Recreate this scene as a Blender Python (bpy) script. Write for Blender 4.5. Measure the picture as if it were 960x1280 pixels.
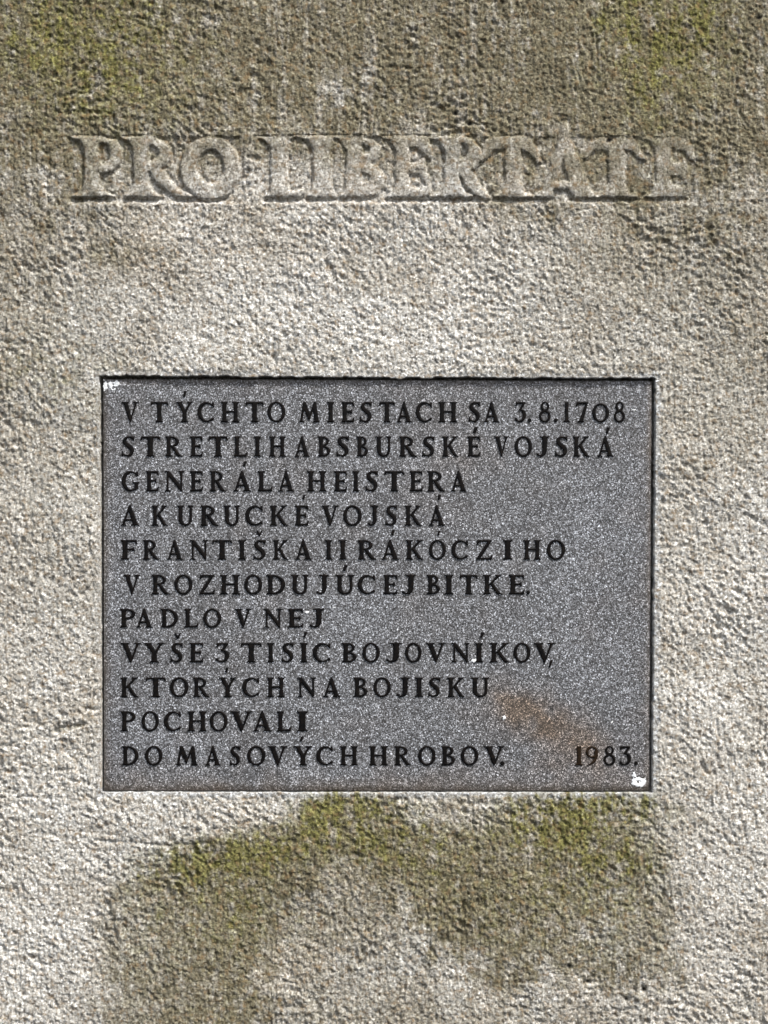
import bpy, math
import numpy as np

# ------------------------------------------------------------------ camera, sky, sun, exposure
sc = bpy.context.scene
for o in list(bpy.data.objects):
    bpy.data.objects.remove(o)
COL = sc.collection
ZC = 1.5                       # height of the picture's centre above the ground (m)

def P(px, py):                 # place on the face of the stone, 1 unit = 1 mm
    return (px - 480.0) / 1000.0, ZC + (640.0 - py) / 1000.0

cam_d = bpy.data.cameras.new('camera')
cam = bpy.data.objects.new('camera', cam_d)
COL.objects.link(cam)
cam.location = (0, -2.6, ZC)
cam.rotation_euler = (math.radians(90), 0, 0)
cam_d.sensor_fit = 'VERTICAL'
cam_d.sensor_height = 24
cam_d.lens = 24 * 2.6 / 1.28
cam_d.clip_end = 200
sc.camera = cam

SUN_DIR = np.array([0.36, -0.40, 0.84]); SUN_DIR /= np.linalg.norm(SUN_DIR)
elev = math.asin(SUN_DIR[2]); azim = math.atan2(SUN_DIR[0], SUN_DIR[1])
w = bpy.data.worlds.new('World'); sc.world = w; w.use_nodes = True
nt = w.node_tree; bg = nt.nodes['Background']
sky = nt.nodes.new('ShaderNodeTexSky'); sky.sky_type = 'NISHITA'; sky.sun_disc = False
sky.sun_elevation = elev; sky.sun_rotation = azim
sky.air_density = 1.0; sky.dust_density = 3.0; sky.ozone_density = 1.0
hs = nt.nodes.new('ShaderNodeHueSaturation'); hs.inputs['Saturation'].default_value = .35   # thin high cloud
nt.links.new(sky.outputs[0], hs.inputs['Color']); nt.links.new(hs.outputs[0], bg.inputs[0]); bg.inputs[1].default_value = 0.105
sd = bpy.data.lights.new('sun', 'SUN'); sd.energy = 2.9; sd.angle = math.radians(7.0)
sd.color = (1.0, 0.955, 0.89)
so = bpy.data.objects.new('sun', sd); COL.objects.link(so)
from mathutils import Vector
so.rotation_euler = Vector(SUN_DIR).to_track_quat('Z', 'Y').to_euler()
so.location = (1, -1.5, 4)
sc.view_settings.view_transform = 'Standard'
sc.view_settings.look = 'None'
sc.view_settings.exposure = 0.93
sc.view_settings.gamma = 1

rng = np.random.default_rng(1708)

# ------------------------------------------------------------------ distance-field helpers
def d_poly(X, Y, pts):
    pts = np.asarray(pts, float); n = len(pts)
    d = np.full(X.shape, 1e18); s = np.ones(X.shape)
    for i in range(n):
        a = pts[i]; b = pts[i - 1]
        ex, ey = b - a
        wx = X - a[0]; wy = Y - a[1]
        t = np.clip((wx * ex + wy * ey) / (ex * ex + ey * ey + 1e-12), 0, 1)
        bx = wx - ex * t; by = wy - ey * t
        d = np.minimum(d, bx * bx + by * by)
        c1 = Y >= a[1]; c2 = Y < b[1]; c3 = ex * wy > ey * wx
        s = np.where((c1 & c2 & c3) | (~c1 & ~c2 & ~c3), -s, s)
    return s * np.sqrt(d)

def d_ell(X, Y, cx, cy, rx, ry):
    u = (X - cx) / rx; v = (Y - cy) / ry
    k0 = np.sqrt(u * u + v * v) + 1e-9
    k1 = np.sqrt((u / rx) ** 2 + (v / ry) ** 2) + 1e-9
    return k0 * (k0 - 1) / k1

def d_stroke(X, Y, pts, ws):
    d = np.full(X.shape, 1e9)
    for (a, b, wa, wb) in zip(pts[:-1], pts[1:], ws[:-1], ws[1:]):
        ex, ey = b[0] - a[0], b[1] - a[1]
        t = np.clip(((X - a[0]) * ex + (Y - a[1]) * ey) / (ex * ex + ey * ey + 1e-12), 0, 1)
        dd = np.hypot(X - a[0] - ex * t, Y - a[1] - ey * t) - 0.5 * (wa + (wb - wa) * t)
        d = np.minimum(d, dd)
    return d

def spline(pts, ws, n=6):                       # Catmull-Rom through the points
    p = np.asarray(pts, float); q = []; wq = []
    ext = np.vstack([2 * p[0] - p[1], p, 2 * p[-1] - p[-2]])
    for i in range(len(p) - 1):
        p0, p1, p2, p3 = ext[i:i + 4]
        for k in range(n):
            t = k / n
            q.append(0.5 * ((2 * p1) + (-p0 + p2) * t + (2 * p0 - 5 * p1 + 4 * p2 - p3) * t * t + (-p0 + 3 * p1 - 3 * p2 + p3) * t ** 3))
            wq.append(ws[i] + (ws[i + 1] - ws[i]) * t)
    q.append(p[-1]); wq.append(ws[-1])
    return q, wq

def U(*a):
    r = a[0]
    for b in a[1:]: r = np.minimum(r, b)
    return r
def SUB(a, b): return np.maximum(a, -b)
def CLIPX(a, X, x): return np.maximum(a, x - X)          # keep X > x
def sstep(a, b, x):
    t = np.clip((x - a) / (b - a), 0, 1)
    return t * t * (3 - 2 * t)

# ------------------------------------------------------------------ the plaque's alphabet (cap height 1)
def stem(X, Y, x, wd=.19, l=.08, r=.08, top=True, bot=True, tl=None, tr=None):
    h = wd / 2; tl = l if tl is None else tl; tr = r if tr is None else tr
    pts = []
    if bot: pts += [(x - h - l, 0), (x + h + r, 0), (x + h + r, .028), (x + h + .01, .10)]
    else:   pts += [(x - h, 0), (x + h, 0)]
    pts += [(x + h - .006, .35), (x + h - .006, .65)]
    if top: pts += [(x + h + .01, .90), (x + h + tr, .972), (x + h + tr, 1), (x - h - tl, 1), (x - h - tl, .972), (x - h - .01, .90)]
    else:   pts += [(x + h, 1), (x - h, 1)]
    pts += [(x - h + .006, .65), (x - h + .006, .35)]
    if bot: pts += [(x - h - .01, .10), (x - h - l, .028)]
    return d_poly(X, Y, pts)

def g_V(X, Y): return d_poly(X, Y, [(0,1),(.37,1),(.37,.965),(.295,.93),(.475,.32),(.64,.93),(.55,.965),(.55,1),(.84,1),(.84,.965),(.74,.93),(.45,-.01),(.385,-.01),(.08,.93),(0,.965)])
def g_T(X, Y): return d_poly(X, Y, [(.03,1),(.85,1),(.88,.82),(.85,.80),(.77,.90),(.565,.91),(.54,.5),(.56,.1),(.63,.03),(.63,0),(.25,0),(.25,.03),(.32,.1),(.34,.5),(.315,.91),(.11,.90),(.03,.80),(0,.82)])
def g_Y(X, Y): return d_poly(X, Y, [(0,1),(.35,1),(.35,.965),(.29,.93),(.45,.60),(.61,.93),(.53,.965),(.53,1),(.83,1),(.83,.965),(.73,.93),(.52,.5),(.52,.1),(.60,.03),(.60,0),(.23,0),(.23,.03),(.315,.1),(.32,.47),(.08,.93),(0,.965)])
def _c(X, Y, a0, a1):
    n = 22; pts = []; ws = []
    for k in range(n + 1):
        a = math.radians(a0 + (a1 - a0) * k / n)
        pts.append((.45 + .36 * math.cos(a), .5 + .455 * math.sin(a)))
        ws.append(.075 + .115 * max(0, math.cos(a - math.pi)) ** .7)
    return d_stroke(X, Y, pts, ws)
def g_C(X, Y): return U(_c(X, Y, 46, 318), d_poly(X, Y, [(.70,.97),(.78,.97),(.79,.74),(.75,.72),(.66,.86)]), d_poly(X, Y, [(.66,.13),(.76,.19),(.80,.26),(.79,.14),(.70,.07)]))
def g_G(X, Y): return U(_c(X, Y, 46, 312), d_poly(X, Y, [(.70,.97),(.78,.97),(.79,.74),(.75,.72),(.66,.86)]), d_poly(X, Y, [(.50,.45),(.86,.45),(.86,.42),(.79,.38),(.79,.12),(.64,.04),(.61,.1),(.62,.38),(.50,.42)]))
def g_H(X, Y): return U(stem(X, Y, .18), stem(X, Y, .73), d_poly(X, Y, [(.2,.47),(.7,.47),(.7,.56),(.2,.56)]))
def g_O(X, Y): return SUB(d_ell(X, Y, .43, .5, .43, .515), d_ell(X, Y, .43, .5, .265, .42))
def g_M(X, Y): return d_poly(X, Y, [(0,0),(0,.03),(.06,.08),(.20,1),(.33,1),(.55,.42),(.74,1),(.86,1),(.98,.08),(1.04,.03),(1.04,0),(.70,0),(.70,.03),(.775,.08),(.71,.62),(.53,.10),(.47,.10),(.26,.60),(.17,.08),(.25,.03),(.25,0)])
def g_I(X, Y): return stem(X, Y, .17, .2, .07, .07)
def _armt(X, Y): return d_poly(X, Y, [(.1,1),(.62,1),(.64,.79),(.605,.79),(.53,.905),(.2,.905)])
def _armb(X, Y, w=.66): return d_poly(X, Y, [(.1,0),(w-.04,0),(w,.23),(w-.035,.23),(w-.13,.095),(.2,.095)])
def _armm(X, Y): return d_poly(X, Y, [(.2,.47),(.44,.47),(.50,.41),(.535,.41),(.535,.62),(.50,.62),(.44,.56),(.2,.56)])
def g_E(X, Y): return U(stem(X, Y, .18), _armt(X, Y), _armb(X, Y), _armm(X, Y))
def g_F(X, Y): return U(stem(X, Y, .18), _armt(X, Y), _armm(X, Y))
def g_L(X, Y): return U(stem(X, Y, .18), _armb(X, Y, .70))
def g_S(X, Y):
    q, wq = spline([(.50,.86),(.40,.95),(.26,.945),(.14,.84),(.16,.68),(.30,.54),(.43,.40),(.46,.22),(.36,.07),(.22,.045),(.09,.10)], [.07,.08,.10,.15,.19,.21,.20,.17,.11,.08,.07])
    return U(d_stroke(X, Y, q, wq), d_poly(X, Y, [(.40,.985),(.57,1),(.56,.78),(.53,.77),(.47,.88)]), d_poly(X, Y, [(0,0),(.05,.03),(.14,.07),(.12,.14),(.07,.17),(.045,.27),(.01,.27)]))
def g_A(X, Y): return SUB(d_poly(X, Y, [(0,0),(0,.03),(.065,.07),(.35,1.02),(.42,1.02),(.73,.07),(.80,.03),(.80,0),(.44,0),(.44,.03),(.515,.07),(.475,.24),(.215,.24),(.165,.07),(.24,.03),(.24,0)]), d_poly(X, Y, [(.245,.33),(.445,.33),(.335,.70)]))
def _bowl(X, Y, cx, cy, rx, ry, ix, iy, icx=None):
    icx = cx if icx is None else icx
    return SUB(CLIPX(d_ell(X, Y, cx, cy, rx, ry), X, .17), CLIPX(d_ell(X, Y, icx, cy, ix, iy), X, .265))
def g_P(X, Y): return U(stem(X, Y, .18), _bowl(X, Y, .32, .73, .37, .27, .21, .185))
def g_R(X, Y): return U(stem(X, Y, .18), _bowl(X, Y, .32, .74, .36, .26, .20, .175),
    d_poly(X, Y, [(.30,.50),(.44,.53),(.74,.10),(.86,.03),(.86,0),(.63,0),(.56,.06),(.33,.42)]))
def g_B(X, Y): return U(stem(X, Y, .18), _bowl(X, Y, .28, .755, .29, .245, .155, .165), _bowl(X, Y, .28, .27, .365, .27, .205, .185))
def g_D(X, Y): return U(stem(X, Y, .18), _bowl(X, Y, .29, .5, .53, .5, .35, .41))
def g_U(X, Y):
    return U(d_poly(X, Y, [(0,1),(.37,1),(.37,.972),(.285,.92),(.285,.30),(.09,.30),(.09,.92),(0,.972)]),
             d_poly(X, Y, [(.54,1),(.84,1),(.84,.972),(.755,.92),(.755,.30),(.63,.30),(.63,.92),(.54,.972)]),
             SUB(np.maximum(d_ell(X, Y, .42, .33, .335, .345), Y - .34), d_ell(X, Y, .457, .35, .173, .265)))
def g_K(X, Y): return U(stem(X, Y, .18), d_poly(X, Y, [(.25,.50),(.60,.93),(.53,.972),(.53,1),(.84,1),(.84,.972),(.74,.94),(.38,.51),(.25,.42)]),
                        d_poly(X, Y, [(.34,.46),(.44,.60),(.76,.09),(.87,.03),(.87,0),(.66,0),(.58,.07)]))
def g_J(X, Y):
    q, wq = spline([(.33,.94),(.33,.55),(.325,.28),(.27,.10),(.15,.04),(.04,.09)], [.2,.185,.18,.14,.085,.08])
    return U(d_stroke(X, Y, q, wq), d_poly(X, Y, [(.12,1),(.51,1),(.51,.972),(.43,.91),(.235,.91),(.12,.972)]), d_ell(X, Y, .055, .11, .055, .06))
def g_N(X, Y): return U(d_poly(X, Y, [(0,1),(.24,1),(.86,.20),(.86,-.01),(.79,-.01),(.13,.82),(.10,.93),(0,.972)]),
                        d_poly(X, Y, [(.11,.9),(.205,.80),(.20,.09),(.30,.028),(.30,0),(.02,0),(.02,.028),(.115,.09)]),
                        d_poly(X, Y, [(.86,0),(.86,.92),(.96,.972),(.96,1),(.67,1),(.67,.972),(.765,.92),(.77,.1)]))
def g_Z(X, Y): return d_poly(X, Y, [(.08,1),(.78,1),(.24,.095),(.65,.095),(.76,.25),(.80,.25),(.76,0),(0,0),(.54,.905),(.20,.905),(.09,.77),(.05,.77)])
def g_3(X, Y):
    q, wq = spline([(.24,.60),(.38,.59),(.48,.46),(.49,.26),(.38,.08),(.22,.035),(.08,.11)], [.06,.10,.17,.18,.12,.09,.09])
    return U(d_poly(X, Y, [(.06,1),(.56,1),(.56,.95),(.34,.60),(.20,.60),(.40,.90),(.16,.90),(.08,.78),(.04,.78)]), d_stroke(X, Y, q, wq), d_ell(X, Y, .065, .15, .065, .07))
def g_8(X, Y): return U(SUB(d_ell(X, Y, .29, .77, .215, .24), d_ell(X, Y, .30, .79, .11, .15)), SUB(d_ell(X, Y, .29, .29, .29, .305), d_ell(X, Y, .28, .28, .165, .20)))
def g_1(X, Y): return U(stem(X, Y, .21, .2, .09, .09, top=False), d_poly(X, Y, [(.0,.80),(.20,1),(.31,1),(.31,.9),(.11,.86),(0,.83)]))
def g_7(X, Y): return d_poly(X, Y, [(.04,1),(.64,1),(.62,.93),(.38,.08),(.44,.03),(.44,0),(.08,0),(.08,.03),(.17,.08),(.48,.90),(.15,.90),(.05,.76),(0,.76)])
def g_9(X, Y):
    q, wq = spline([(.47,.70),(.47,.45),(.38,.22),(.24,.08),(.08,-.01)], [.17,.17,.13,.08,.04])
    return U(SUB(d_ell(X, Y, .28, .69, .285, .31), d_ell(X, Y, .27, .69, .16, .225)), d_stroke(X, Y, q, wq))
def g_dot(X, Y): return d_ell(X, Y, .5, .5, .5, .5)
def g_comma(X, Y): return d_poly(X, Y, [(.45,1),(1,1),(.4,0),(0,0)])
def g_acute(X, Y): return d_poly(X, Y, [(.30,1),(1.05,.95),(.55,-.03),(-.05,.02)])
def g_caron(X, Y): return d_poly(X, Y, [(0,1),(.28,1),(.52,.5),(.76,1),(1,1),(.64,0),(.40,0)])

GLY = dict(V=(g_V,.84),T=(g_T,.88),Y=(g_Y,.83),C=(g_C,.80),G=(g_G,.86),H=(g_H,.91),O=(g_O,.86),M=(g_M,1.04),I=(g_I,.34),E=(g_E,.66),
           F=(g_F,.645),L=(g_L,.70),S=(g_S,.57),A=(g_A,.80),P=(g_P,.69),R=(g_R,.86),B=(g_B,.645),D=(g_D,.82),U=(g_U,.84),K=(g_K,.87),
           J=(g_J,.51),N=(g_N,.96),Z=(g_Z,.80))
GLY['3'] = (g_3,.58); GLY['8'] = (g_8,.58); GLY['1'] = (g_1,.40); GLY['7'] = (g_7,.64); GLY['0'] = (g_O,.86); GLY['9'] = (g_9,.565)
GLY['.'] = (g_dot,1); GLY[','] = (g_comma,1); GLY['acute'] = (g_acute,1); GLY['caron'] = (g_caron,1)

CAP = 0.0250                   # cap height, m
RAISE = 0.0013                 # how far the letters stand proud of the plaque

def glyph_mesh(ch, mat):
    fn, W = GLY[ch]
    small = ch in ('.', ',', 'acute', 'caron')
    n = 10 if small else 40
    c = 1.0 / n
    xs = np.arange(-3 * c, W + 3.5 * c, c); ys = np.arange(-3 * c, 1 + 3.5 * c, c)
    X, Y = np.meshgrid(xs, ys)
    F = fn(X, Y)
    if not small:
        F = F - .003 + .006 * np.sin(X * 37 + ord(ch[0])) * np.sin(Y * 31 + 2)   # the cutter's hand
    F = np.where(np.abs(F) < 1e-5, 1e-5, F)
    bev = .035
    verts = []; faces = []; vid = {}; walls = []
    def top(x, y, f):
        return (x, -(RAISE - .0005 * max(0.0, 1 + f / bev) ** 2), y)
    def gv(i, j):
        k = (i, j)
        if k not in vid:
            vid[k] = len(verts); verts.append(top(xs[j], ys[i], F[i, j]))
        return vid[k]
    def ev(i, j, i2, j2):
        k = tuple(sorted(((i, j), (i2, j2)))) 
        if k not in vid:
            a, b = k
            fa, fb = F[a], F[b]; t = fa / (fa - fb)
            vid[k] = len(verts)
            verts.append(top(xs[a[1]] + (xs[b[1]] - xs[a[1]]) * t, ys[a[0]] + (ys[b[0]] - ys[a[0]]) * t, 0))
        return vid[k]
    base = {}
    def bv(v):
        if v not in base:
            base[v] = len(verts); x, y, z = verts[v]; verts.append((x, .0012, z))
        return base[v]
    for i in range(len(ys) - 1):
        for j in range(len(xs) - 1):
            cs = [(i, j), (i, j + 1), (i + 1, j + 1), (i + 1, j)]
            ins = [F[q] < 0 for q in cs]
            if not any(ins): continue
            poly = []; kinds = []
            for k in range(4):
                a, b = cs[k], cs[(k + 1) % 4]
                if ins[k]: poly.append(gv(*a)); kinds.append(0)
                if ins[k] != ins[(k + 1) % 4]: poly.append(ev(*a, *b)); kinds.append(1 if ins[k] else 2)
            if len(poly) < 3: continue
            faces.append(poly)
            for k in range(len(poly)):
                k2 = (k + 1) % len(poly)
                if kinds[k] == 1 and kinds[k2] == 2:
                    walls.append((poly[k], poly[k2]))
    for a, b in walls:
        faces.append([b, a, bv(a), bv(b)])
    me = bpy.data.meshes.new('letter_' + {'.': 'dot', ',': 'comma'}.get(ch, ch.lower()))
    me.from_pydata(verts, [], faces); me.update()
    me.materials.append(mat)
    me.shade_smooth() if hasattr(me, 'shade_smooth') else None
    return me

# text of the plaque: top, bottom, (character, left, right) measured along each line
A_, C_ = 'acute', 'caron'
LINES = [
 (501.8,527.2,[('V',151.5,173),('T',187.5,210),('Y',219.5,241),('C',246.5,267.5),('H',275.5,299),('T',306.5,329.5),('O',334,356.5),
   ('M',373.7,399.6),('I',408.8,417.8),('E',426.5,443.2),('S',449.8,465),('T',473.8,494),('A',496,515),('C',520,540.5),('H',548,572),
   ('S',586,600.5),('A',605.3,624.5),('3',643.8,657.8),('.',660,664.8,522.4,527.2),('8',674.3,689),('.',693,697.8,522.4,527.2),('1',704.5,713),('7',720.3,736),
   ('O',740.8,762,504,527.2),('8',768,782)]),
 (545,570.3,[('S',151.5,167.5),('T',175,200),('R',205.8,228),('E',236.8,253.5),('T',260.5,284.5),('L',291.5,309.2),('I',317.3,325.8),('H',336,357),
   ('A',368,387.3),('B',396.8,413),('S',420.5,436.3),('B',445.5,460),('U',469.2,490),('R',498.6,521.3),('S',528,543.3),('K',552.8,573.5),('E',584,601),
   ('V',618.3,636.3),('O',643.7,665.5),('J',671,687),('S',694.4,709.9),('K',716.5,737.7),('A',747.3,767.7)]),
 (588.4,613.8,[('G',151.7,174),('E',181.4,198.2),('N',205,230),('E',236.8,253.5),('R',261.8,282.2),('A',291.3,314),('L',321.5,340.7),('A',347.6,367.6),
   ('H',383.6,408),('E',417.2,434),('I',440.8,449),('S',457,472.5),('T',480.5,505.5),('E',511.7,529),('R',534,557),('A',563.8,583.7)]),
 (631.6,656.8,[('A',150.2,174),('K',189,209.5),('U',220.6,241.8),('R',249.7,273),('U',278.6,300.2),('C',306.4,328.4),('K',337,360),('E',368,386),
   ('V',401.8,423.4),('O',429,452.2),('J',460,473),('S',481.8,496.4),('K',505.7,527.7),('A',536.4,556.4)]),
 (674.8,699.3,[('F',149.8,171.2),('R',178,198.8),('A',208.2,228),('N',236.8,260),('T',264.8,290),('I',297.8,306.8),('S',316.4,332),('K',341,360),
   ('A',369,389.7),('I',406.3,415.2),('I',423.8,433.2),('R',447,471),('A',477,499.2),('K',507,529.5),('O',536.5,557.6),('C',564.5,585.5),
   ('Z',595,616.2),('I',629.3,641),('H',654.5,676.5),('O',684,707)]),
 (718.4,742.8,[('V',154,174.8),('R',188.8,212),('O',217.4,240.3),('Z',247.8,268.5),('H',274.5,299.8),('O',305,327.6),('D',332.5,356.4),('U',363.2,386),
   ('J',395.3,411),('U',419.2,443),('C',447.3,469.2),('E',478.6,497.3),('J',502.6,520),('B',533.3,550.3),('I',556,566.8),('T',574.8,597.5),
   ('K',604,628.5),('E',635.8,656.5),('.',658.5,663,738.2,742.8)]),
 (761,784.4,[('P',149,168.8),('A',169.8,190.3),('D',200,222.2),('L',229.6,247.8),('O',253.6,276.3),('V',293,314.3),('N',329.4,352.5),('E',359.3,379.4),('J',386.8,405)]),
 (803.7,828,[('V',150.2,175.8),('Y',179.6,205.2),('S',212.6,228),('E',236,254.3),('3',269,286),('T',300.8,327),('I',334,342.5),('S',351.7,367),
   ('I',374.8,384.5),('C',391,413.2),('B',427,445.7),('O',453,474.8),('J',482.5,502.3),('O',506.5,527.2),('V',532.6,557.6),('N',564.3,587.5),('I',594,604.3),
   ('K',612.4,637.5),('O',642.3,663.5),('V',667.8,694.3),(',',685.8,692,825,834.5)]),
 (847,871.4,[('K',149.8,172.8),('T',181.5,207),('O',212,235.2),('R',240.8,261.8),('Y',273.3,295.2),('C',302.6,324.2),('H',333.3,356),('N',371.6,395),
   ('A',403.6,425.6),('B',441.4,459.4),('O',466.7,488.6),('J',495.6,512.6),('I',519,529),('S',535.6,550.5),('K',559.4,581.2),('U',588.8,612)]),
 (889.4,914.3,[('P',150,168.8),('O',176.3,198.2),('C',204.4,226),('H',233.6,258.2),('O',261.8,284.2),('V',287.7,315.2),('A',316.4,339.4),('L',345.6,364.2),('I',371,384.6)]),
 (933,957,[('D',151.5,172.7),('O',180.7,202.6),('M',219.3,247),('A',256.4,275.6),('S',286.8,300.2),('O',308.6,331.5),('V',335,359),('Y',366.7,390.3),
   ('C',395.4,416.3),('H',424.5,447.5),('H',461,485.2),('R',492.7,514.2),('O',523,544.7),('B',551.3,569),('O',576.3,598.3),('V',605.3,631),('.',625.4,631,952,957.2),
   ('1',719,729.2),('9',733,748.2),('8',755,769.8),('3',774.7,789.3),('.',793.3,798.3,952,957)]),
]
ACC = [('acute',228.5,232.8,488,496),('acute',591.5,597.9,533.2,540.6),('acute',757.8,762.8,533.6,541.4),('acute',303.6,308.4,575.8,582),
       ('acute',377.6,382,618,624.2),('acute',547.2,551.8,618,624.4),('caron',319.8,328.4,663,669.8),('acute',488.8,493.9,661.8,668.8),
       ('acute',546.8,550.8,663,669.2),('acute',428.6,434.6,706,713.4),('caron',217,226.2,791.6,798.6),('acute',379.2,384,789.6,796.8),
       ('acute',600,605.6,790.4,797),('acute',280.8,285.4,834.6,840.6),('acute',374.8,379.4,921,927)]

# ------------------------------------------------------------------ materials
def new_mat(name):
    m = bpy.data.materials.new(name); m.use_nodes = True
    t = m.node_tree; b = t.nodes['Principled BSDF']
    return m, t, b
def node(t, kind, **kw):
    n = t.nodes.new(kind)
    for k, v in kw.items(): setattr(n, k, v)
    return n
def noise(t, co, scale, detail=3, rough=.6, off=None):
    n = node(t, 'ShaderNodeTexNoise'); n.inputs['Scale'].default_value = scale
    n.inputs['Detail'].default_value = detail; n.inputs['Roughness'].default_value = rough
    if off:
        mp = node(t, 'ShaderNodeMapping'); mp.inputs['Location'].default_value = off
        t.links.new(co, mp.inputs['Vector']); co = mp.outputs[0]
    t.links.new(co, n.inputs['Vector'])
    return n
def ramp(t, src, stops):
    r = node(t, 'ShaderNodeValToRGB')
    e = r.color_ramp.elements
    e[0].position, e[0].color = stops[0][0], (*stops[0][1], 1)
    e[1].position, e[1].color = stops[-1][0], (*stops[-1][1], 1)
    for p, c in stops[1:-1]:
        x = e.new(p); x.color = (*c, 1)
    t.links.new(src, r.inputs[0]); return r.outputs[0]
def mix(t, fac, a, b, mode='MIX'):
    m = node(t, 'ShaderNodeMix', data_type='RGBA', blend_type=mode)
    for s, v in ((m.inputs[0], fac), (m.inputs[6], a), (m.inputs[7], b)):
        if isinstance(v, (int, float)): s.default_value = v
        elif isinstance(v, tuple): s.default_value = (*v, 1)
        else: t.links.new(v, s)
    return m.outputs[2]
def math_(t, op, a, b=None):
    m = node(t, 'ShaderNodeMath', operation=op)
    for s, v in ((m.inputs[0], a), (m.inputs[1], b)):
        if v is None: continue
        if isinstance(v, (int, float)): s.default_value = v
        else: t.links.new(v, s)
    return m.outputs[0]
g3 = lambda v: (v, v, v)

M_STONE, t, b = new_mat('weathered_stone')
co = node(t, 'ShaderNodeTexCoord').outputs['Object']
def attr(name):
    a = node(t, 'ShaderNodeAttribute'); a.attribute_name = name; return a.outputs['Fac']
big = noise(t, co, 9, 5, .6)
col = ramp(t, big.outputs[0], [(.3, (.45, .41, .345)), (.5, (.53, .505, .455)), (.7, (.58, .57, .535))])
grime = ramp(t, noise(t, co, 60, 4, .7).outputs[0], [(.3, (.148, .128, .076)), (.7, (.25, .225, .155))])
col = mix(t, attr('grime'), col, grime)
moss = ramp(t, noise(t, co, 130, 3, .7, (3, 1, 2)).outputs[0], [(.35, (.085, .082, .015)), (.65, (.24, .225, .065))])
col = mix(t, attr('moss'), col, moss)
col = mix(t, attr('pale'), col, (.70, .685, .645))
col = mix(t, attr('mortar'), col, (.52, .53, .53))
# mineral grains
gr = node(t, 'ShaderNodeTexVoronoi'); gr.inputs['Scale'].default_value = 420; t.links.new(co, gr.inputs['Vector'])
gval = ramp(t, math_(t, 'FRACT', math_(t, 'MULTIPLY', gr.outputs['Color'], 3.7)), [(0, g3(.18)), (.2, g3(.66)), (.72, g3(1.04)), (.88, (1.4, 1.42, 1.47)), (1, (1.9, 1.95, 2.05))])
col = mix(t, .66, col, gval, 'MULTIPLY')
gv2 = ramp(t, noise(t, co, 260, 2, .8, (7, 7, 7)).outputs[0], [(.34, (.42, .35, .26)), (.5, g3(1.0)), (.66, (1.52, 1.55, 1.60))])
col = mix(t, .72, col, gv2, 'MULTIPLY')
brownn = ramp(t, noise(t, co, 95, 3, .7, (1, 5, 9)).outputs[0], [(.53, g3(0)), (.68, g3(.60))])  # brown patches scattered at random over the stone
col = mix(t, brownn, col, (.26, .17, .08))
col = mix(t, attr('spot'), col, (.012, .011, .010))
t.links.new(col, b.inputs['Base Color'])
b.inputs['Roughness'].default_value = .9; b.inputs['Specular IOR Level'].default_value = .35
bn = noise(t, co, 520, 4, .75)
bu = node(t, 'ShaderNodeBump'); bu.inputs['Strength'].default_value = 1.0; bu.inputs['Distance'].default_value = .0024
t.links.new(bn.outputs[0], bu.inputs['Height']); t.links.new(bu.outputs[0], b.inputs['Normal'])

M_PLQ, t, b = new_mat('blasted_granite')
co = node(t, 'ShaderNodeTexCoord').outputs['Object']
v1 = node(t, 'ShaderNodeTexVoronoi'); v1.inputs['Scale'].default_value = 760; t.links.new(co, v1.inputs['Vector'])
vv = math_(t, 'FRACT', math_(t, 'MULTIPLY', v1.outputs['Color'], 5.3))
spk = ramp(t, vv, [(0, (.016, .016, .017)), (.30, (.060, .060, .062)), (.62, (.126, .128, .133)), (.86, (.245, .255, .270)), (1, (.52, .54, .57))])
n2 = ramp(t, noise(t, co, 620, 2, .8).outputs[0], [(.36, g3(.30)), (.5, g3(.95)), (.66, (2.3, 2.4, 2.55))])
col = mix(t, .8, spk, n2, 'MULTIPLY')
v3 = node(t, 'ShaderNodeTexVoronoi'); v3.inputs['Scale'].default_value = 330; t.links.new(co, v3.inputs['Vector'])
col = mix(t, .38, col, ramp(t, math_(t, 'FRACT', math_(t, 'MULTIPLY', v3.outputs['Color'], 4.1)), [(0, g3(.45)), (.3, g3(.9)), (.8, g3(1.1)), (1, g3(2.1))]), 'MULTIPLY')
tint = ramp(t, noise(t, co, 700, 1, .5, (4, 4, 4)).outputs['Color'], [(0, g3(0)), (1, g3(1))])
nb = ramp(t, noise(t, co, 7, 4, .6).outputs[0], [(.3, (.88, .86, .86)), (.7, (1.12, 1.12, 1.14))])
col = mix(t, 1, col, nb, 'MULTIPLY')
col = mix(t, attr('rust'), col, mix(t, 1, col, (1.0, .75, .55), 'MULTIPLY'))
col = mix(t, attr('brown'), col, (.085, .065, .045))
t.links.new(col, b.inputs['Base Color'])
b.inputs['Roughness'].default_value = .62; b.inputs['Specular IOR Level'].default_value = .5
bn = noise(t, co, 480, 3, .8)
bu = node(t, 'ShaderNodeBump'); bu.inputs['Strength'].default_value = .8; bu.inputs['Distance'].default_value = .0012
t.links.new(bn.outputs[0], bu.inputs['Height']); t.links.new(bu.outputs[0], b.inputs['Normal'])

def letter_mat(name, c0, c1):
    m, t, b = new_mat(name)
    co = node(t, 'ShaderNodeTexCoord').outputs['Object']
    geo = node(t, 'ShaderNodeNewGeometry').outputs['Position']
    c = ramp(t, noise(t, geo, 260, 3, .7).outputs[0], [(.42, c0), (.72, c1)])
    t.links.new(c, b.inputs['Base Color'])
    b.inputs['Roughness'].default_value = .36; b.inputs['Specular IOR Level'].default_value = .12
    return m
M_LET = letter_mat('polished_black_granite', (.003, .003, .0035), (.012, .009, .007))
M_LETR = letter_mat('rust_stained_black_granite', (.012, .008, .005), (.040, .024, .013))

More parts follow.
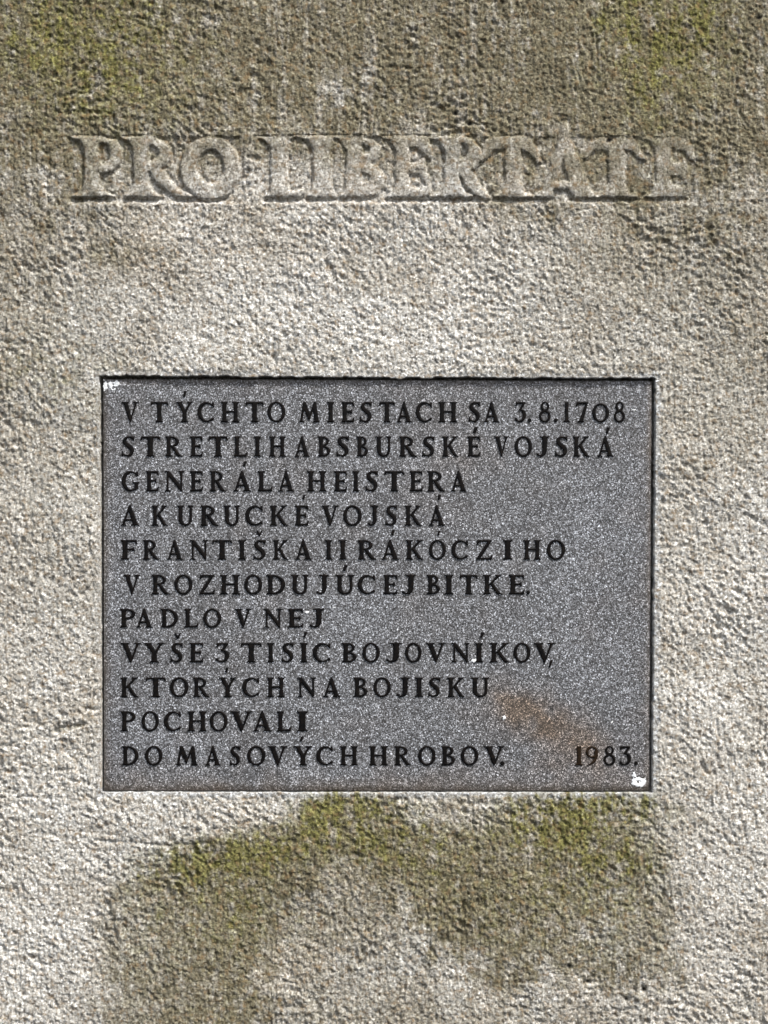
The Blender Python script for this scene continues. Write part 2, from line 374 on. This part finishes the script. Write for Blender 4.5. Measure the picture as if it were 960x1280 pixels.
M_WHITE, t, b = new_mat('white_splash')
geo = node(t, 'ShaderNodeNewGeometry').outputs['Position']
c = ramp(t, noise(t, geo, 300, 3, .7).outputs[0], [(.3, (.62, .66, .70)), (.6, (.86, .87, .88))])
t.links.new(c, b.inputs['Base Color']); b.inputs['Roughness'].default_value = .7

# ------------------------------------------------------------------ the stone's height, on a 1 mm raster
RX0, RX1, RY0, RY1 = -330, 1290, -330, 1610
nx, ny = RX1 - RX0 + 1, RY1 - RY0 + 1
RX, RY = np.meshgrid(np.arange(RX0, RX1 + 1, dtype=float), np.arange(RY0, RY1 + 1, dtype=float))
fy = np.fft.fftfreq(ny)[:, None]; fx = np.fft.rfftfreq(nx)[None, :]
def fnoise(lo, hi, power, sx=1.0, sy=1.0, ang=0.0, seed=0):   # band noise; wavelengths lo..hi (mm), unit rms
    r = np.random.default_rng(seed)
    ca, sa = math.cos(math.radians(ang)), math.sin(math.radians(ang))
    u = (fx * ca + fy * sa) * sx; v = (-fx * sa + fy * ca) * sy
    k = np.sqrt(u * u + v * v) + 1e-6
    filt = k ** (-power) * np.exp(-(k * lo) ** 2 * .6) * (1 - np.exp(-(k * hi) ** 2))
    n = np.fft.irfft2(np.fft.rfft2(r.standard_normal((ny, nx))) * filt, s=(ny, nx))
    return n / n.std()

H = np.zeros((ny, nx))
# one dent per blow of the tooth chisel, in loose rows
px_, py_ = 10.5, 8.0
PW = 13
gy, gx = np.mgrid[-PW:PW + 1, -PW:PW + 1].astype(float)
pits = np.zeros((ny, nx))
amap = 42 + 30 * fnoise(120, 500, 1.5, 1, 1, 0, 2)       # the mason's arm turns from zone to zone
dmap = np.clip(1 + .36 * fnoise(30, 200, 1.3, 1.0, 1.6, 0, 12), .3, 2.2)
for i in range(int(ny / py_) + 1):
    for j in range(int(nx / px_) + 1):
        cx = j * px_ + (i % 2) * 2.5 + rng.normal(0, 2.4); cy = i * py_ + rng.normal(0, 1.9)
        ix, iy = int(cx), int(cy)
        if ix < PW or iy < PW or ix >= nx - PW or iy >= ny - PW: continue
        a = math.radians(rng.normal(amap[iy, ix], 24)); ca, sa = math.cos(a), math.sin(a)
        lx = rng.uniform(3.6, 9.0); ly = rng.uniform(2.0, 4.0)
        u = (gx * ca + gy * sa) / lx; v = (-gx * sa + gy * ca) / ly
        v = np.where(v < 0, v * .75, v * 1.35)
        p = np.exp(-(u * u + v * v) * 1.2) * rng.uniform(.15, 1.5) * dmap[iy, ix]
        sl = pits[iy - PW:iy + PW + 1, ix - PW:ix + PW + 1]
        np.maximum(sl, p, out=sl)
rowy = fnoise(4, 24, 1.2, .45, 2.4, 3, 3)            # horizontal ledges
strk = fnoise(4, 22, 1.0, 3.0, 1, 36, 4)
wall = (-1.28 * pits + .55 + .52 * rowy + .20 * strk) * (.62 + .38 * dmap) + .36 * fnoise(2.2, 13, 1.2, 1, 1, 0, 5) + .9 * fnoise(60, 300, 1.5, 1, 1, 0, 6) + .27 * fnoise(1.2, 4.5, .8, 1, 1, 0, 7)
del rowy, strk
fine = .16 * fnoise(2.0, 12, 1.2, 1, 1, 0, 8) + .4 * fnoise(14, 60, 1.2, 1, 1, 0, 9)

# pocket that holds the plaque (px), plaque itself
POCKET = [(124.2, 469.5), (820.2, 472.6), (816.0, 991.2), (126.3, 990.8)]
PLAQUE = [(128.6, 473.6), (815.6, 475.8), (812.8, 989.2), (129.6, 989.0)]

# relief inscription: sub-rectangle of the raster
bx0, bx1, by0, by1 = 60, 900, 120, 290
sl = (slice(by0 - RY0, by1 - RY0), slice(bx0 - RX0, bx1 - RX0))
X, Y = RX[sl], RY[sl]
wob = fnoise(8, 40, 1.2, 1, 1, 0, 21)[sl]; wob2 = fnoise(8, 40, 1.2, 1, 1, 0, 22)[sl]
Xw = X + .5 * wob; Yw = Y + .45 * wob2
T0, B0 = 170.5, 247.0
def pp(*pts): return d_poly(Xw, Yw, pts)
def ee(*a): return d_ell(Xw, Yw, *a)
def clipx(a, x): return np.maximum(a, x - Xw)
def st(xl, xr, tl, tr, bl, br, yt=T0, yb=B0):      # flared stem: sides, top serif ends, bottom serif ends
    return pp((tl, yt), (tr, yt), (min(tr, xr + 2), yt + 6), (xr, yt + 18), (xr, yb - 18), (xr + (br - xr) * .35, yb - 7), (br, yb - 3), (br, yb),
              (bl, yb), (bl, yb - 3), (xl + (bl - xl) * .35, yb - 7), (xl, yb - 18), (xl, yt + 18), (xl + (tl - xl) * .4, yt + 6), (tl, yt + 2))
REL = []
REL.append(('P', SUB(U(st(105, 125, 88, 128, 91, 142), clipx(ee(125, 194, 27.5, 23.5), 114)), clipx(ee(129, 192, 8, 13), 124))))
REL.append(('R', U(st(166.5, 186, 149, 190, 156, 199), SUB(clipx(ee(185, 193.5, 28.5, 22.5), 176), clipx(ee(186, 191.5, 11.5, 10.5), 186)),
                   pp((184, 211), (201, 210), (222, 235), (243, 245), (240, 248.5), (224, 247), (208, 240), (192, 224)))))
REL.append(('O', SUB(ee(263, 210.5, 38, 39.5), ee(263.5, 208.5, 16.5, 21))))
REL.append(('L', U(st(338, 359, 322, 372, 332, 366), pp((350, 236), (366, 240), (379, 236), (381, 240), (377, 247), (345, 247)))))
REL.append(('I', st(391, 413, 372, 418, 384, 420)))
REL.append(('B', SUB(U(st(432.5, 452, 416, 455, 424, 455), clipx(ee(449, 189, 27, 17.5), 440), clipx(ee(450, 225, 31, 22.5), 440)),
                     U(clipx(ee(452, 188, 10, 6), 453), clipx(ee(451, 223, 12, 7), 452)))))
REL.append(('E', SUB(U(st(494, 512, 478, 530, 484, 515), pp((505, T0), (536, T0), (541, 196), (537, 199), (522, 186), (505, 184)),
                       pp((505, 203), (522, 203), (530, 198), (534, 214), (505, 217)), pp((505, 216), (532, 212), (537, 222), (538, 243), (532, B0), (500, B0))),
                     pp((510, 217.5), (524, 218), (532, 232), (524, 236), (512, 234)))))
REL.append(('R', U(st(555.5, 576, 534, 580, 537, 591), SUB(clipx(ee(572, 194, 30.5, 23), 566), clipx(ee(575, 189, 11, 8.5), 576)),
                   pp((572, 214), (588, 211), (598, 228), (614, 248), (608, 250), (596, 247), (584, 237), (577, 224)))))
REL.append(('T', U(st(631, 651, 628, 654, 617, 667), pp((607, 175), (617, 171), (662, 171.5), (670, 185), (678, 203), (672, 205), (662, 194), (652, 187.5), (630, 187), (614, 190), (603, 204), (598, 201)))))
REL.append(('A', SUB(pp((702, 153), (708, 152), (712, 170), (726, 204), (736, 234), (746, 243), (746, B0), (716, B0), (711, 238), (694, 238), (689, B0), (669, B0), (669, 244), (677, 236), (686, 212), (696, 184)),
                     pp((703, 200), (711, 227), (696, 227)))))
REL.append(('T', U(st(760, 781, 757, 784, 745, 797), pp((738, 178), (744, 173), (790, 171.5), (799, 184), (808, 199), (801, 201), (792, 192), (781, 187.5), (762, 187.5), (742, 189), (733, 200), (729, 197)))))
REL.append(('E', SUB(U(st(819.5, 839, 800, 858, 806, 845), pp((830, T0), (860, 172.5), (870, 198), (865, 201), (853, 188), (832, 184)),
                       pp((830, 202), (850, 203), (856, 198), (860, 216), (830, 218)), pp((830, 216), (857, 213), (863, 225), (862, 240), (857, B0), (830, B0))),
                     pp((838, 220), (850, 220), (859, 231), (852, 233), (840, 230)))))
DL = np.stack([d for _, d in REL])
dmin = DL.min(0); owner = DL.argmin(0)
ero = 1 - .40 * sstep(560, 860, X)                  # the right end is more worn
ero = np.where((X > 605) & (X < 668), ero * .85, ero)
ero = np.maximum(ero, .92 * np.exp(-((X - 706) / 30) ** 4))
band = sstep(169.6, 172.4, Yw) * (1 - sstep(251.5, 255.5, Yw))
near = sstep(78, 92, X) * (1 - sstep(864, 880, X)) * (1 - sstep(300, 308, X) * (1 - sstep(318, 330, X)))
apex = (1 - sstep(3, 13, dmin)) * (Y < 175) * (np.abs(X - 706) < 40)
ocnt = sstep(4, 9, dmin) * (np.hypot(X - 263.5, Y - 208.5) < 24)
ground = (-1.7 - 1.3 * np.exp(-((dmin - 2.6) / 2.0) ** 2) + .9 * ocnt) * ero * np.maximum(band * near, .6 * apex)
botk = np.exp(-((Yw - 250.2) / 2.6) ** 2) * (1 - sstep(0.5, 4, np.maximum(dmin - 2.5, 0)))
ground = ground - 1.9 * botk * ero - 1.3 * np.exp(-((Yw - 169.2) / .8) ** 2) * (dmin < 3) * (dmin > -1.2) * (ero > .7)
face = sstep(1.3, -2.0, dmin)
dome = .9 * sstep(0, -8, dmin)
reliefh = (1.1 + 0.5 * ero) * 1.0 + dome + fine[sl]
nz = wall[sl]
amp_ground = 1 - .2 * band * near
Hs = nz * amp_ground * (1 - face) + ground * (1 - face) + (reliefh * ero - (1 - ero) * 2.0) * face
wall[sl] = Hs
soft_top = None

# the rim round the plaque was dressed smoother and pointed with mortar
dP = d_poly(RX, RY, POCKET)
rimn = fnoise(7, 50, 1.1, 1, 1, 0, 31)
rim = 1 - sstep(1, 9, dP)
wall = wall * (1 - .62 * rim) - .3 * rim
# pits, gouge
def pit(x, y, r, dep):
    a = slice(int(y - RY0 - 4 * r), int(y - RY0 + 4 * r + 1)); c = slice(int(x - RX0 - 4 * r), int(x - RX0 + 4 * r + 1))
    wall[a, c] -= dep * np.exp(-((RX[a, c] - x) ** 2 + (RY[a, c] - y) ** 2) / (r * r))
SPOTS = [(569, 141, 2.6), (588, 154, 2.2), (762, 175, 2.6), (520, 38, 1.6), (949, 22, 2.2), (712, 1208, 2.4), (735, 1227, 2), (805, 1237, 2.2), (783, 1249, 1.8), (137, 322, 1.5)]
for (x, y, r) in SPOTS: pit(x, y, r * 1.4, 3.5)
dg = d_stroke(RX, RY, [(66, 914), (76, 912), (90, 910), (103, 906)], [1.5, 4.5, 4, 1])
wall -= 2.6 * np.exp(-(np.maximum(dg, 0) / 1.8) ** 2)
dc = d_stroke(RX, RY, [(118, 1050), (160, 1053), (210, 1057), (262, 1054)], [.3, .8, .8, .2])
wall -= 1.6 * np.exp(-(np.maximum(dc, 0) / 1.3) ** 2)

# ---- stains: their own shapes, low-frequency masks with ragged edges; pits and gouge coloured dark
rag = fnoise(6, 70, 1.4, 1, 1.3, 0, 41); rag2 = fnoise(10, 160, 1.5, 1.4, 1, 0, 42); rag3 = fnoise(3, 30, 1.0, 1, 1, 0, 43)
def G(cx, cy, sx, sy, ang=0):
    a = math.radians(ang); dx, dy = RX - cx, RY - cy
    u = (dx * math.cos(a) + dy * math.sin(a)) / sx; v = (-dx * math.sin(a) + dy * math.cos(a)) / sy
    return np.exp(-(u * u + v * v))
gr_ = .86 * (1 - sstep(110, 330, RY + 35 * rag2)) + .50 * G(830, 280, 200, 170) + .42 * G(30, 330, 110, 170) + .30 * G(940, 480, 90, 130) - .45 * G(440, 250, 260, 60)
dd = d_poly(RX, RY, [(385, 1004), (480, 1000), (540, 1010), (620, 996), (800, 996), (836, 1040), (858, 1110), (866, 1200), (820, 1245), (700, 1215), (640, 1240), (540, 1190), (500, 1110), (430, 1075),
                     (380, 1100), (335, 1180), (345, 1260), (300, 1330), (120, 1310), (128, 1200), (118, 1150), (150, 1105), (200, 1062), (330, 1040)])
streak = fnoise(5, 90, 1.3, .35, 3.2, 0, 44)
gr_ = gr_ + .80 * sstep(20, -30, dd + 13 * rag + 7 * rag2) + .62 * G(440, 1140, 130, 100) - .28 * G(560, 1020, 70, 20) + .50 * G(500, 1300, 330, 60)
gr_ = gr_ + .14 * (1 - sstep(470, 900, RY)) + .12 * G(60, 640, 120, 180)
gr_ = gr_ * (1 - .20 * np.clip(streak, -1, 2)) * (1 - .22 * np.clip(rag, -1, 2))
grime_m = np.clip(gr_ + .16 * rag * (gr_ + .25) + .10 * rag3, 0, 1)
ms = (.60 * G(110, 50, 120, 100, 20) + .75 * G(835, 20, 75, 75) + .34 * G(330, 1065, 160, 34, -14) + .28 * G(730, 1030, 120, 40) + .85 * G(265, 1072, 75, 26, -8) + .95 * G(405, 1012, 45, 26, -25) + .7 * G(470, 1010, 50, 20) +
      .55 * G(500, 1060, 60, 30) + 1.0 * G(735, 1006, 85, 22) + .65 * G(690, 1035, 60, 25) + .5 * G(770, 1075, 60, 40) + .3 * G(300, 1140, 120, 60) + .22 * G(650, 1120, 160, 70) + .28 * G(60, 470, 110, 60) + .25 * G(820, 110, 50, 60))
ms = ms + .15 * sstep(20, -30, dd + 13 * rag) * (1 - .6 * G(440, 1170, 90, 90)) + .10 * G(90, 70, 130, 110) + .12 * G(820, 50, 110, 90) + .08 * (1 - sstep(90, 300, RY))
ms = ms * (.85 + .3 * np.clip(streak, -1.5, 1.5))
moss_m = np.clip(ms * (1 + .38 * rag + .30 * rag3) - .08, 0, .92)
mo = np.clip((1 - sstep(2, 9, np.abs(dP) + 1.5 * rimn)) * (.75 * (RX > 800) + .7 * (RY > 985) + .15 + .35 * (RY < 475)), 0, .8)
mortar_m = mo * (1 - moss_m)
pale_m = np.clip((.75 * G(430, 415, 270, 95) + .55 * G(40, 1150, 110, 200) + .5 * G(920, 850, 110, 330) + .35 * G(250, 1010, 120, 25) + .25 * G(60, 800, 90, 200)) * (1 + .35 * rag2 + .3 * rag3), 0, .8) * (1 - moss_m)
grime_m[sl] = grime_m[sl] * (1 - .18 * face)
spot_m = np.zeros((ny, nx))
for (x, y, r) in SPOTS:
    spot_m = np.maximum(spot_m, .95 * sstep(r * 1.5, r * .6, np.hypot((RX - x) * (1 + .2 * rag3), (RY - y))))  # near-black colour on the same places as the pits
grime_m = np.maximum(grime_m, .9 * sstep(2.5, -1, dg))  # gouge coloured darker along its own outline

# ------------------------------------------------------------------ grid of the stone's face
def axis(a0, a1, full0, full1, step):
    core = np.arange(a0, a1 + step * .5, step)
    def out(start, end, sgn):
        r = []; p = start; s = step
        while True:
            s = min(s * 1.22, 3.2 if (full0 + 20 < p < full1 - 20) else 45); p += sgn * s
            if (p - end) * sgn >= 0: r.append(end); break
            r.append(p)
        return r
    lo = out(a0, full0 - 150, -1)[::-1]; hi = out(core[-1], full1 + 150, 1)
    return np.array(lo + list(core) + hi)
ax = axis(-14, 974, RX0, RX1, 1.15); ay = axis(-14, 1294, RY0, RY1, 1.15)
GX, GY = np.meshgrid(ax, ay)
def samp(R):
    u = np.clip(GX - RX0, 0, nx - 1.001); v = np.clip(GY - RY0, 0, ny - 1.001)
    i = u.astype(int); j = v.astype(int); fu = u - i; fv = v - j
    return (R[j, i] * (1 - fu) * (1 - fv) + R[j, i + 1] * fu * (1 - fv) + R[j + 1, i] * (1 - fu) * fv + R[j + 1, i + 1] * fu * fv)
HZ = samp(wall)
dG = d_poly(GX, GY, POCKET)
rimG = samp(rimn)
edge_rough = 0.30 + .45 * (GY < 480)
dG = dG + rimG * edge_rough * .75
cell = 1.15
snap = np.abs(dG) < .55 * cell
# outward gradient of the pocket distance
gyy, gxx = np.gradient(dG, ay, ax)
gn = np.hypot(gxx, gyy) + 1e-9
GX = np.where(snap, GX - dG * gxx / gn, GX); GY = np.where(snap, GY - dG * gyy / gn, GY)
inside = (dG < -.55 * cell)
HZ = np.where(inside, -27.0, HZ)
nyg, nxg = GX.shape
cdep = d_poly(GX, GY, POCKET)
vx = (GX - 480) / 1000; vz = ZC + (640 - GY) / 1000; vy = -HZ / 1000
att = {k: samp(v).astype(np.float32) for k, v in (('grime', grime_m), ('moss', moss_m), ('mortar', mortar_m), ('pale', pale_m), ('spot', spot_m))}

# faces (rows go down the picture): a b / c d  -> a c d b is counter-clockwise seen from the front
idx = np.arange(nyg * nxg).reshape(nyg, nxg)
Fq = np.stack([idx[:-1, :-1], idx[1:, :-1], idx[1:, 1:], idx[:-1, 1:]], -1).reshape(-1, 4)
fcx = (.25 * (GX[:-1, :-1] + GX[1:, :-1] + GX[1:, 1:] + GX[:-1, 1:])).ravel()
fcy = (.25 * (GY[:-1, :-1] + GY[1:, :-1] + GY[1:, 1:] + GY[:-1, 1:])).ravel()
fd = (.25 * (cdep[:-1, :-1] + cdep[1:, :-1] + cdep[1:, 1:] + cdep[:-1, 1:])).ravel()
keep = fd > -14
# which face belongs to which letter
lid = np.full(len(Fq), -1)
inb = (fcx > bx0 + 1) & (fcx < bx1 - 2) & (fcy > by0 + 1) & (fcy < by1 - 2)
ii = (fcy[inb] - by0).astype(int); jj = (fcx[inb] - bx0).astype(int)
lid[inb] = np.where(dmin[ii, jj] < 1.6, owner[ii, jj], -1)
V3 = np.stack([vx, vy, vz], -1).reshape(-1, 3)

def grid_mesh(name, faces, extra_v=None, extra_f=None):
    used = np.unique(faces)
    remap = np.full(len(V3), -1, np.int64); remap[used] = np.arange(len(used))
    f = remap[faces]; v = V3[used]
    loops = f.ravel(); sizes = np.full(len(f), 4)
    if extra_f:
        base = len(v); v = np.vstack([v, extra_v])
        ef = []
        for poly in extra_f:
            ef.append([remap[q] if k == 0 else base + q for (k, q) in poly])
        loops = np.concatenate([loops] + [np.array(q) for q in ef]); sizes = np.concatenate([sizes, [len(q) for q in ef]])
    me = bpy.data.meshes.new(name)
    me.vertices.add(len(v)); me.vertices.foreach_set('co', v.astype(np.float32).ravel())
    me.loops.add(len(loops)); me.loops.foreach_set('vertex_index', loops.astype(np.int32))
    me.polygons.add(len(sizes))
    st_ = np.concatenate([[0], np.cumsum(sizes)[:-1]]).astype(np.int32)
    me.polygons.foreach_set('loop_start', st_)
    me.polygons.foreach_set('use_smooth', np.ones(len(sizes), bool))
    me.update(calc_edges=True)
    for k, a in att.items():
        at = me.attributes.new(k, 'FLOAT', 'POINT'); q = a.ravel()[used]
        if extra_f: q = np.concatenate([q, np.zeros(len(v) - len(used), np.float32)])
        at.data.foreach_set('value', q)
    me.materials.append(M_STONE)
    return me

# sides and back close the slab, 0.38 m thick
ring = list(idx[0, ::-1]) + list(idx[1:, 0]) + list(idx[-1, 1:]) + list(idx[-2:0:-1, -1])
ev = np.array([[V3[r][0], .38, V3[r][2]] for r in ring]); n = len(ring)
ef = [[(0, ring[k]), (1, k), (1, (k + 1) % n), (0, ring[(k + 1) % n])] for k in range(n)]
ef.append([(1, k) for k in range(n)][::-1])
ef = [q[::-1] for q in ef]
slab = bpy.data.objects.new('monument_stone', grid_mesh('monument_stone', Fq[keep & (lid < 0)], ev, ef))
COL.objects.link(slab)
slab['label'] = 'rough grey stone monument face with mossy stains and a carved heading above the plaque'
slab['category'] = 'monument'

for k, (ch, _) in enumerate(REL):
    o = bpy.data.objects.new('letter', grid_mesh('carved_letter_' + ch.lower(), Fq[lid == k]))
    COL.objects.link(o); o.parent = slab
    o['label'] = {'O': 'round carved stone letter O', 'A': 'tall pointed carved stone letter A'}.get(ch, 'worn carved stone letter ' + ch)

# ------------------------------------------------------------------ the plaque
FACE_Y = 0.0055                # its face lies this far behind the stone's
u = np.linspace(0, 1, 173); v = np.linspace(0, 1, 130)
q = np.array(PLAQUE)
bevel = 1.1
Uu, Vv = np.meshgrid(u, v)
QX = (q[0, 0] * (1 - Uu) + q[1, 0] * Uu) * (1 - Vv) + (q[3, 0] * (1 - Uu) + q[2, 0] * Uu) * Vv
QY = (q[0, 1] * (1 - Uu) + q[1, 1] * Uu) * (1 - Vv) + (q[3, 1] * (1 - Uu) + q[2, 1] * Uu) * Vv
pr = np.random.default_rng(5)
def lown(sh, k):
    a = pr.standard_normal(sh)
    for _ in range(k):
        a = (a + np.roll(a, 1, 0) + np.roll(a, -1, 0) + np.roll(a, 1, 1) + np.roll(a, -1, 1)) / 5
    return a / a.std()
py = FACE_Y + .00012 * lown(QX.shape, 6)
edge = np.zeros(QX.shape, bool); edge[0] = edge[-1] = True; edge[:, 0] = edge[:, -1] = True
py = np.where(edge, FACE_Y + .0012, py)
cx, cy = q[:, 0].mean(), q[:, 1].mean()
# second ring is pulled close to the edge so that the arris is a narrow bevel
for arr, ctr in ((QX, 0), (QY, 1)):
    pass
QX[:, 1] = QX[:, 0] + bevel; QX[:, -2] = QX[:, -1] - bevel; QX[0, 1] = QX[0, 0] + bevel; 
QY[1, :] = QY[0, :] + bevel; QY[-2, :] = QY[-1, :] - bevel
chip = np.zeros(QX.shape)
pv = np.stack([(QX - 480) / 1000, py, ZC + (640 - QY) / 1000], -1).reshape(-1, 3)
pid = np.arange(pv.shape[0]).reshape(QX.shape)
pf = [tuple(x) for x in np.stack([pid[:-1, :-1], pid[1:, :-1], pid[1:, 1:], pid[:-1, 1:]], -1).reshape(-1, 4)]
ringp = list(pid[0, ::-1]) + list(pid[1:, 0]) + list(pid[-1, 1:]) + list(pid[-2:0:-1, -1])
b0 = len(pv); pv2 = np.array([[pv[r][0], .0262, pv[r][2]] for r in ringp]); n = len(ringp)
pf += [(ringp[(k + 1) % n], b0 + (k + 1) % n, b0 + k, ringp[k]) for k in range(n)]
pf.append(tuple(b0 + k for k in range(n)))
org = Vector((0, FACE_Y, ZC + (640 - 731) / 1000))
allv = np.vstack([pv, pv2]) - np.array(org)
me = bpy.data.meshes.new('plaque'); me.from_pydata(allv.tolist(), [], pf); me.update()
me.polygons.foreach_set('use_smooth', np.ones(len(pf), bool)); me.materials.append(M_PLQ)
nn = lown(QX.shape, 3); nn2 = lown(QX.shape, 14)
def GQ(cx, cy, sx, sy, ang):
    a = math.radians(ang); dx, dy = QX - cx, QY - cy
    uu = (dx * math.cos(a) + dy * math.sin(a)) / sx; vv = (-dx * math.sin(a) + dy * math.cos(a)) / sy
    return np.exp(-(uu * uu + vv * vv))
rust = .92 * GQ(676, 903, 66, 28, 24) + .5 * GQ(650, 885, 30, 22, 20) + .45 * GQ(725, 945, 45, 30, 10) + .25 * GQ(560, 560, 40, 60, 0) 
dist = np.minimum(np.minimum(QX - q[0, 0], 814 - QX), np.minimum(QY - 474.5, 989 - QY))
rust = rust + .30 * np.exp(-dist / 5) + .25 * sstep(940, 990, QY)  # warmer tint along the edges and towards the bottom
rust = np.clip(rust * (1 + .18 * nn) + .05 * nn2, 0, 1)
brown = np.clip(.22 * GQ(682, 906, 60, 14, 24) + .35 * np.exp(-dist / 3.5) + .15 * sstep(960, 990, QY) + .03 * nn, 0, .7)  # dark brown: heart of the rust smear, all four edges, bottom strip
for nm, a in (('rust', rust), ('brown', brown)):
    at = me.attributes.new(nm, 'FLOAT', 'POINT')
    at.data.foreach_set('value', np.concatenate([a.ravel(), np.full(n, .4)]).astype(np.float32))
plaque = bpy.data.objects.new('plaque', me); COL.objects.link(plaque); plaque.location = org
plaque['label'] = 'speckled dark grey granite memorial plaque with eleven lines of raised black letters'
plaque['category'] = 'plaque'

cache = {}
def put(ch, x0, x1, y0, y1, stained=False, name='letter'):
    key = (ch, stained)
    if key not in cache: cache[key] = glyph_mesh(ch, M_LETR if stained else M_LET)
    o = bpy.data.objects.new(name, cache[key]); COL.objects.link(o); o.parent = plaque
    W = GLY[ch][1]
    x, z = P(x0, y1)
    o.location = (x - org.x, 0, z - org.z)
    o.scale = ((x1 - x0) / W / 1000, 1, (y1 - y0) / 1000)
    if stained: o['label'] = 'rust stained character'
    return o
for (yt, yb, items) in LINES:
    for it in items:
        ch, x0, x1 = it[:3]
        a, c = (it[3], it[4]) if len(it) > 3 else (yt, yb)
        nm = {'.': 'full_stop', ',': 'comma'}.get(ch, 'numeral' if ch.isdigit() else 'letter')
        put(ch, x0, x1, a, c, yt > 930 and x0 > 700 and x0 < 752, nm)
for (k, x0, x1, y0, y1) in ACC:
    put(k, x0, x1, y0, y1, False, 'acute_accent' if k == 'acute' else 'caron_accent')

# white splashes dried on the plaque: thin crusts with a ragged outline
def splash(fn, x0, x1, y0, y1, label=None):
    s = .45
    xs = np.arange(x0, x1, s); ys = np.arange(y0, y1, s)
    X, Y = np.meshgrid(xs, ys)
    r = np.random.default_rng(int(x0 * 7 + y0))
    nz = r.standard_normal(X.shape)
    for _ in range(4): nz = (nz + np.roll(nz, 1, 0) + np.roll(nz, -1, 0) + np.roll(nz, 1, 1) + np.roll(nz, -1, 1)) / 5
    nz /= nz.std()
    F = fn(X, Y) + .55 * nz
    hh = np.clip(-F, 0, 1.2)
    ids = {}; vs = []; fs = []
    def vid(i, j):
        if (i, j) not in ids:
            ids[i, j] = len(vs)
            x, z = P(X[i, j] + .12 * nz[i, j], Y[i, j])
            vs.append((x - org.x, -.00025 - .0006 * hh[i, j], z - org.z))
        return ids[i, j]
    for i in range(len(ys) - 1):
        for j in range(len(xs) - 1):
            if F[i, j] < 0 and F[i + 1, j + 1] < .3: fs.append((vid(i, j), vid(i + 1, j), vid(i + 1, j + 1), vid(i, j + 1)))
    # rim down to the granite
    edges = {}
    for f in fs:
        for k in range(4): edges[(f[k], f[(k + 1) % 4])] = 1
    bse = {}
    def bv(a):
        if a not in bse: bse[a] = len(vs); x, y, z = vs[a]; vs.append((x, .0006, z))
        return bse[a]
    for (a, c) in list(edges):
        if (c, a) not in edges: fs.append((c, a, bv(a), bv(c)))
    m = bpy.data.meshes.new('white_splash'); m.from_pydata(vs, [], fs); m.update(); m.materials.append(M_WHITE)
    o = bpy.data.objects.new('white_splash', m); COL.objects.link(o); o.parent = plaque
    if label: o['label'] = label
E = d_ell
splash(lambda X, Y: SUB(U(d_poly(X, Y, [(128.8, 474), (135, 479), (133, 486), (129, 489)]), d_poly(X, Y, [(137, 475), (140, 477), (146, 474.5), (150, 479.5), (144, 484), (142, 490), (136, 484), (133, 481)])),
                        U(E(X, Y, 140.3, 484, 1.4, 1.6), E(X, Y, 134, 482, .8, 2), E(X, Y, 141, 480, 2.2, .8))), 127, 153, 473, 493, 'white splash in the upper left corner')
splash(lambda X, Y: SUB(U(d_poly(X, Y, [(791, 966), (794, 966.5), (796, 972), (791.5, 974)]), d_poly(X, Y, [(791, 975), (797, 972), (807, 974), (808.5, 979), (803, 985), (796, 984), (789.5, 981)])),
                        E(X, Y, 798, 978, 1.8, 1)), 786, 812, 963, 988, 'white splash in the lower right corner')
for (x, y, rx, ry) in [(793, 512, 2.6, 1.7), (630.5, 897.5, 2.3, 2.6), (383, 765.5, 3.0, 1.6), (417, 759.5, 2.6, 1.0), (592.5, 826, 3.0, 2.2), (765, 903, 1.2, 1.2)]:
    splash(lambda X, Y: E(X, Y, x, y, rx, ry), x - 5, x + 5, y - 5, y + 5, None)
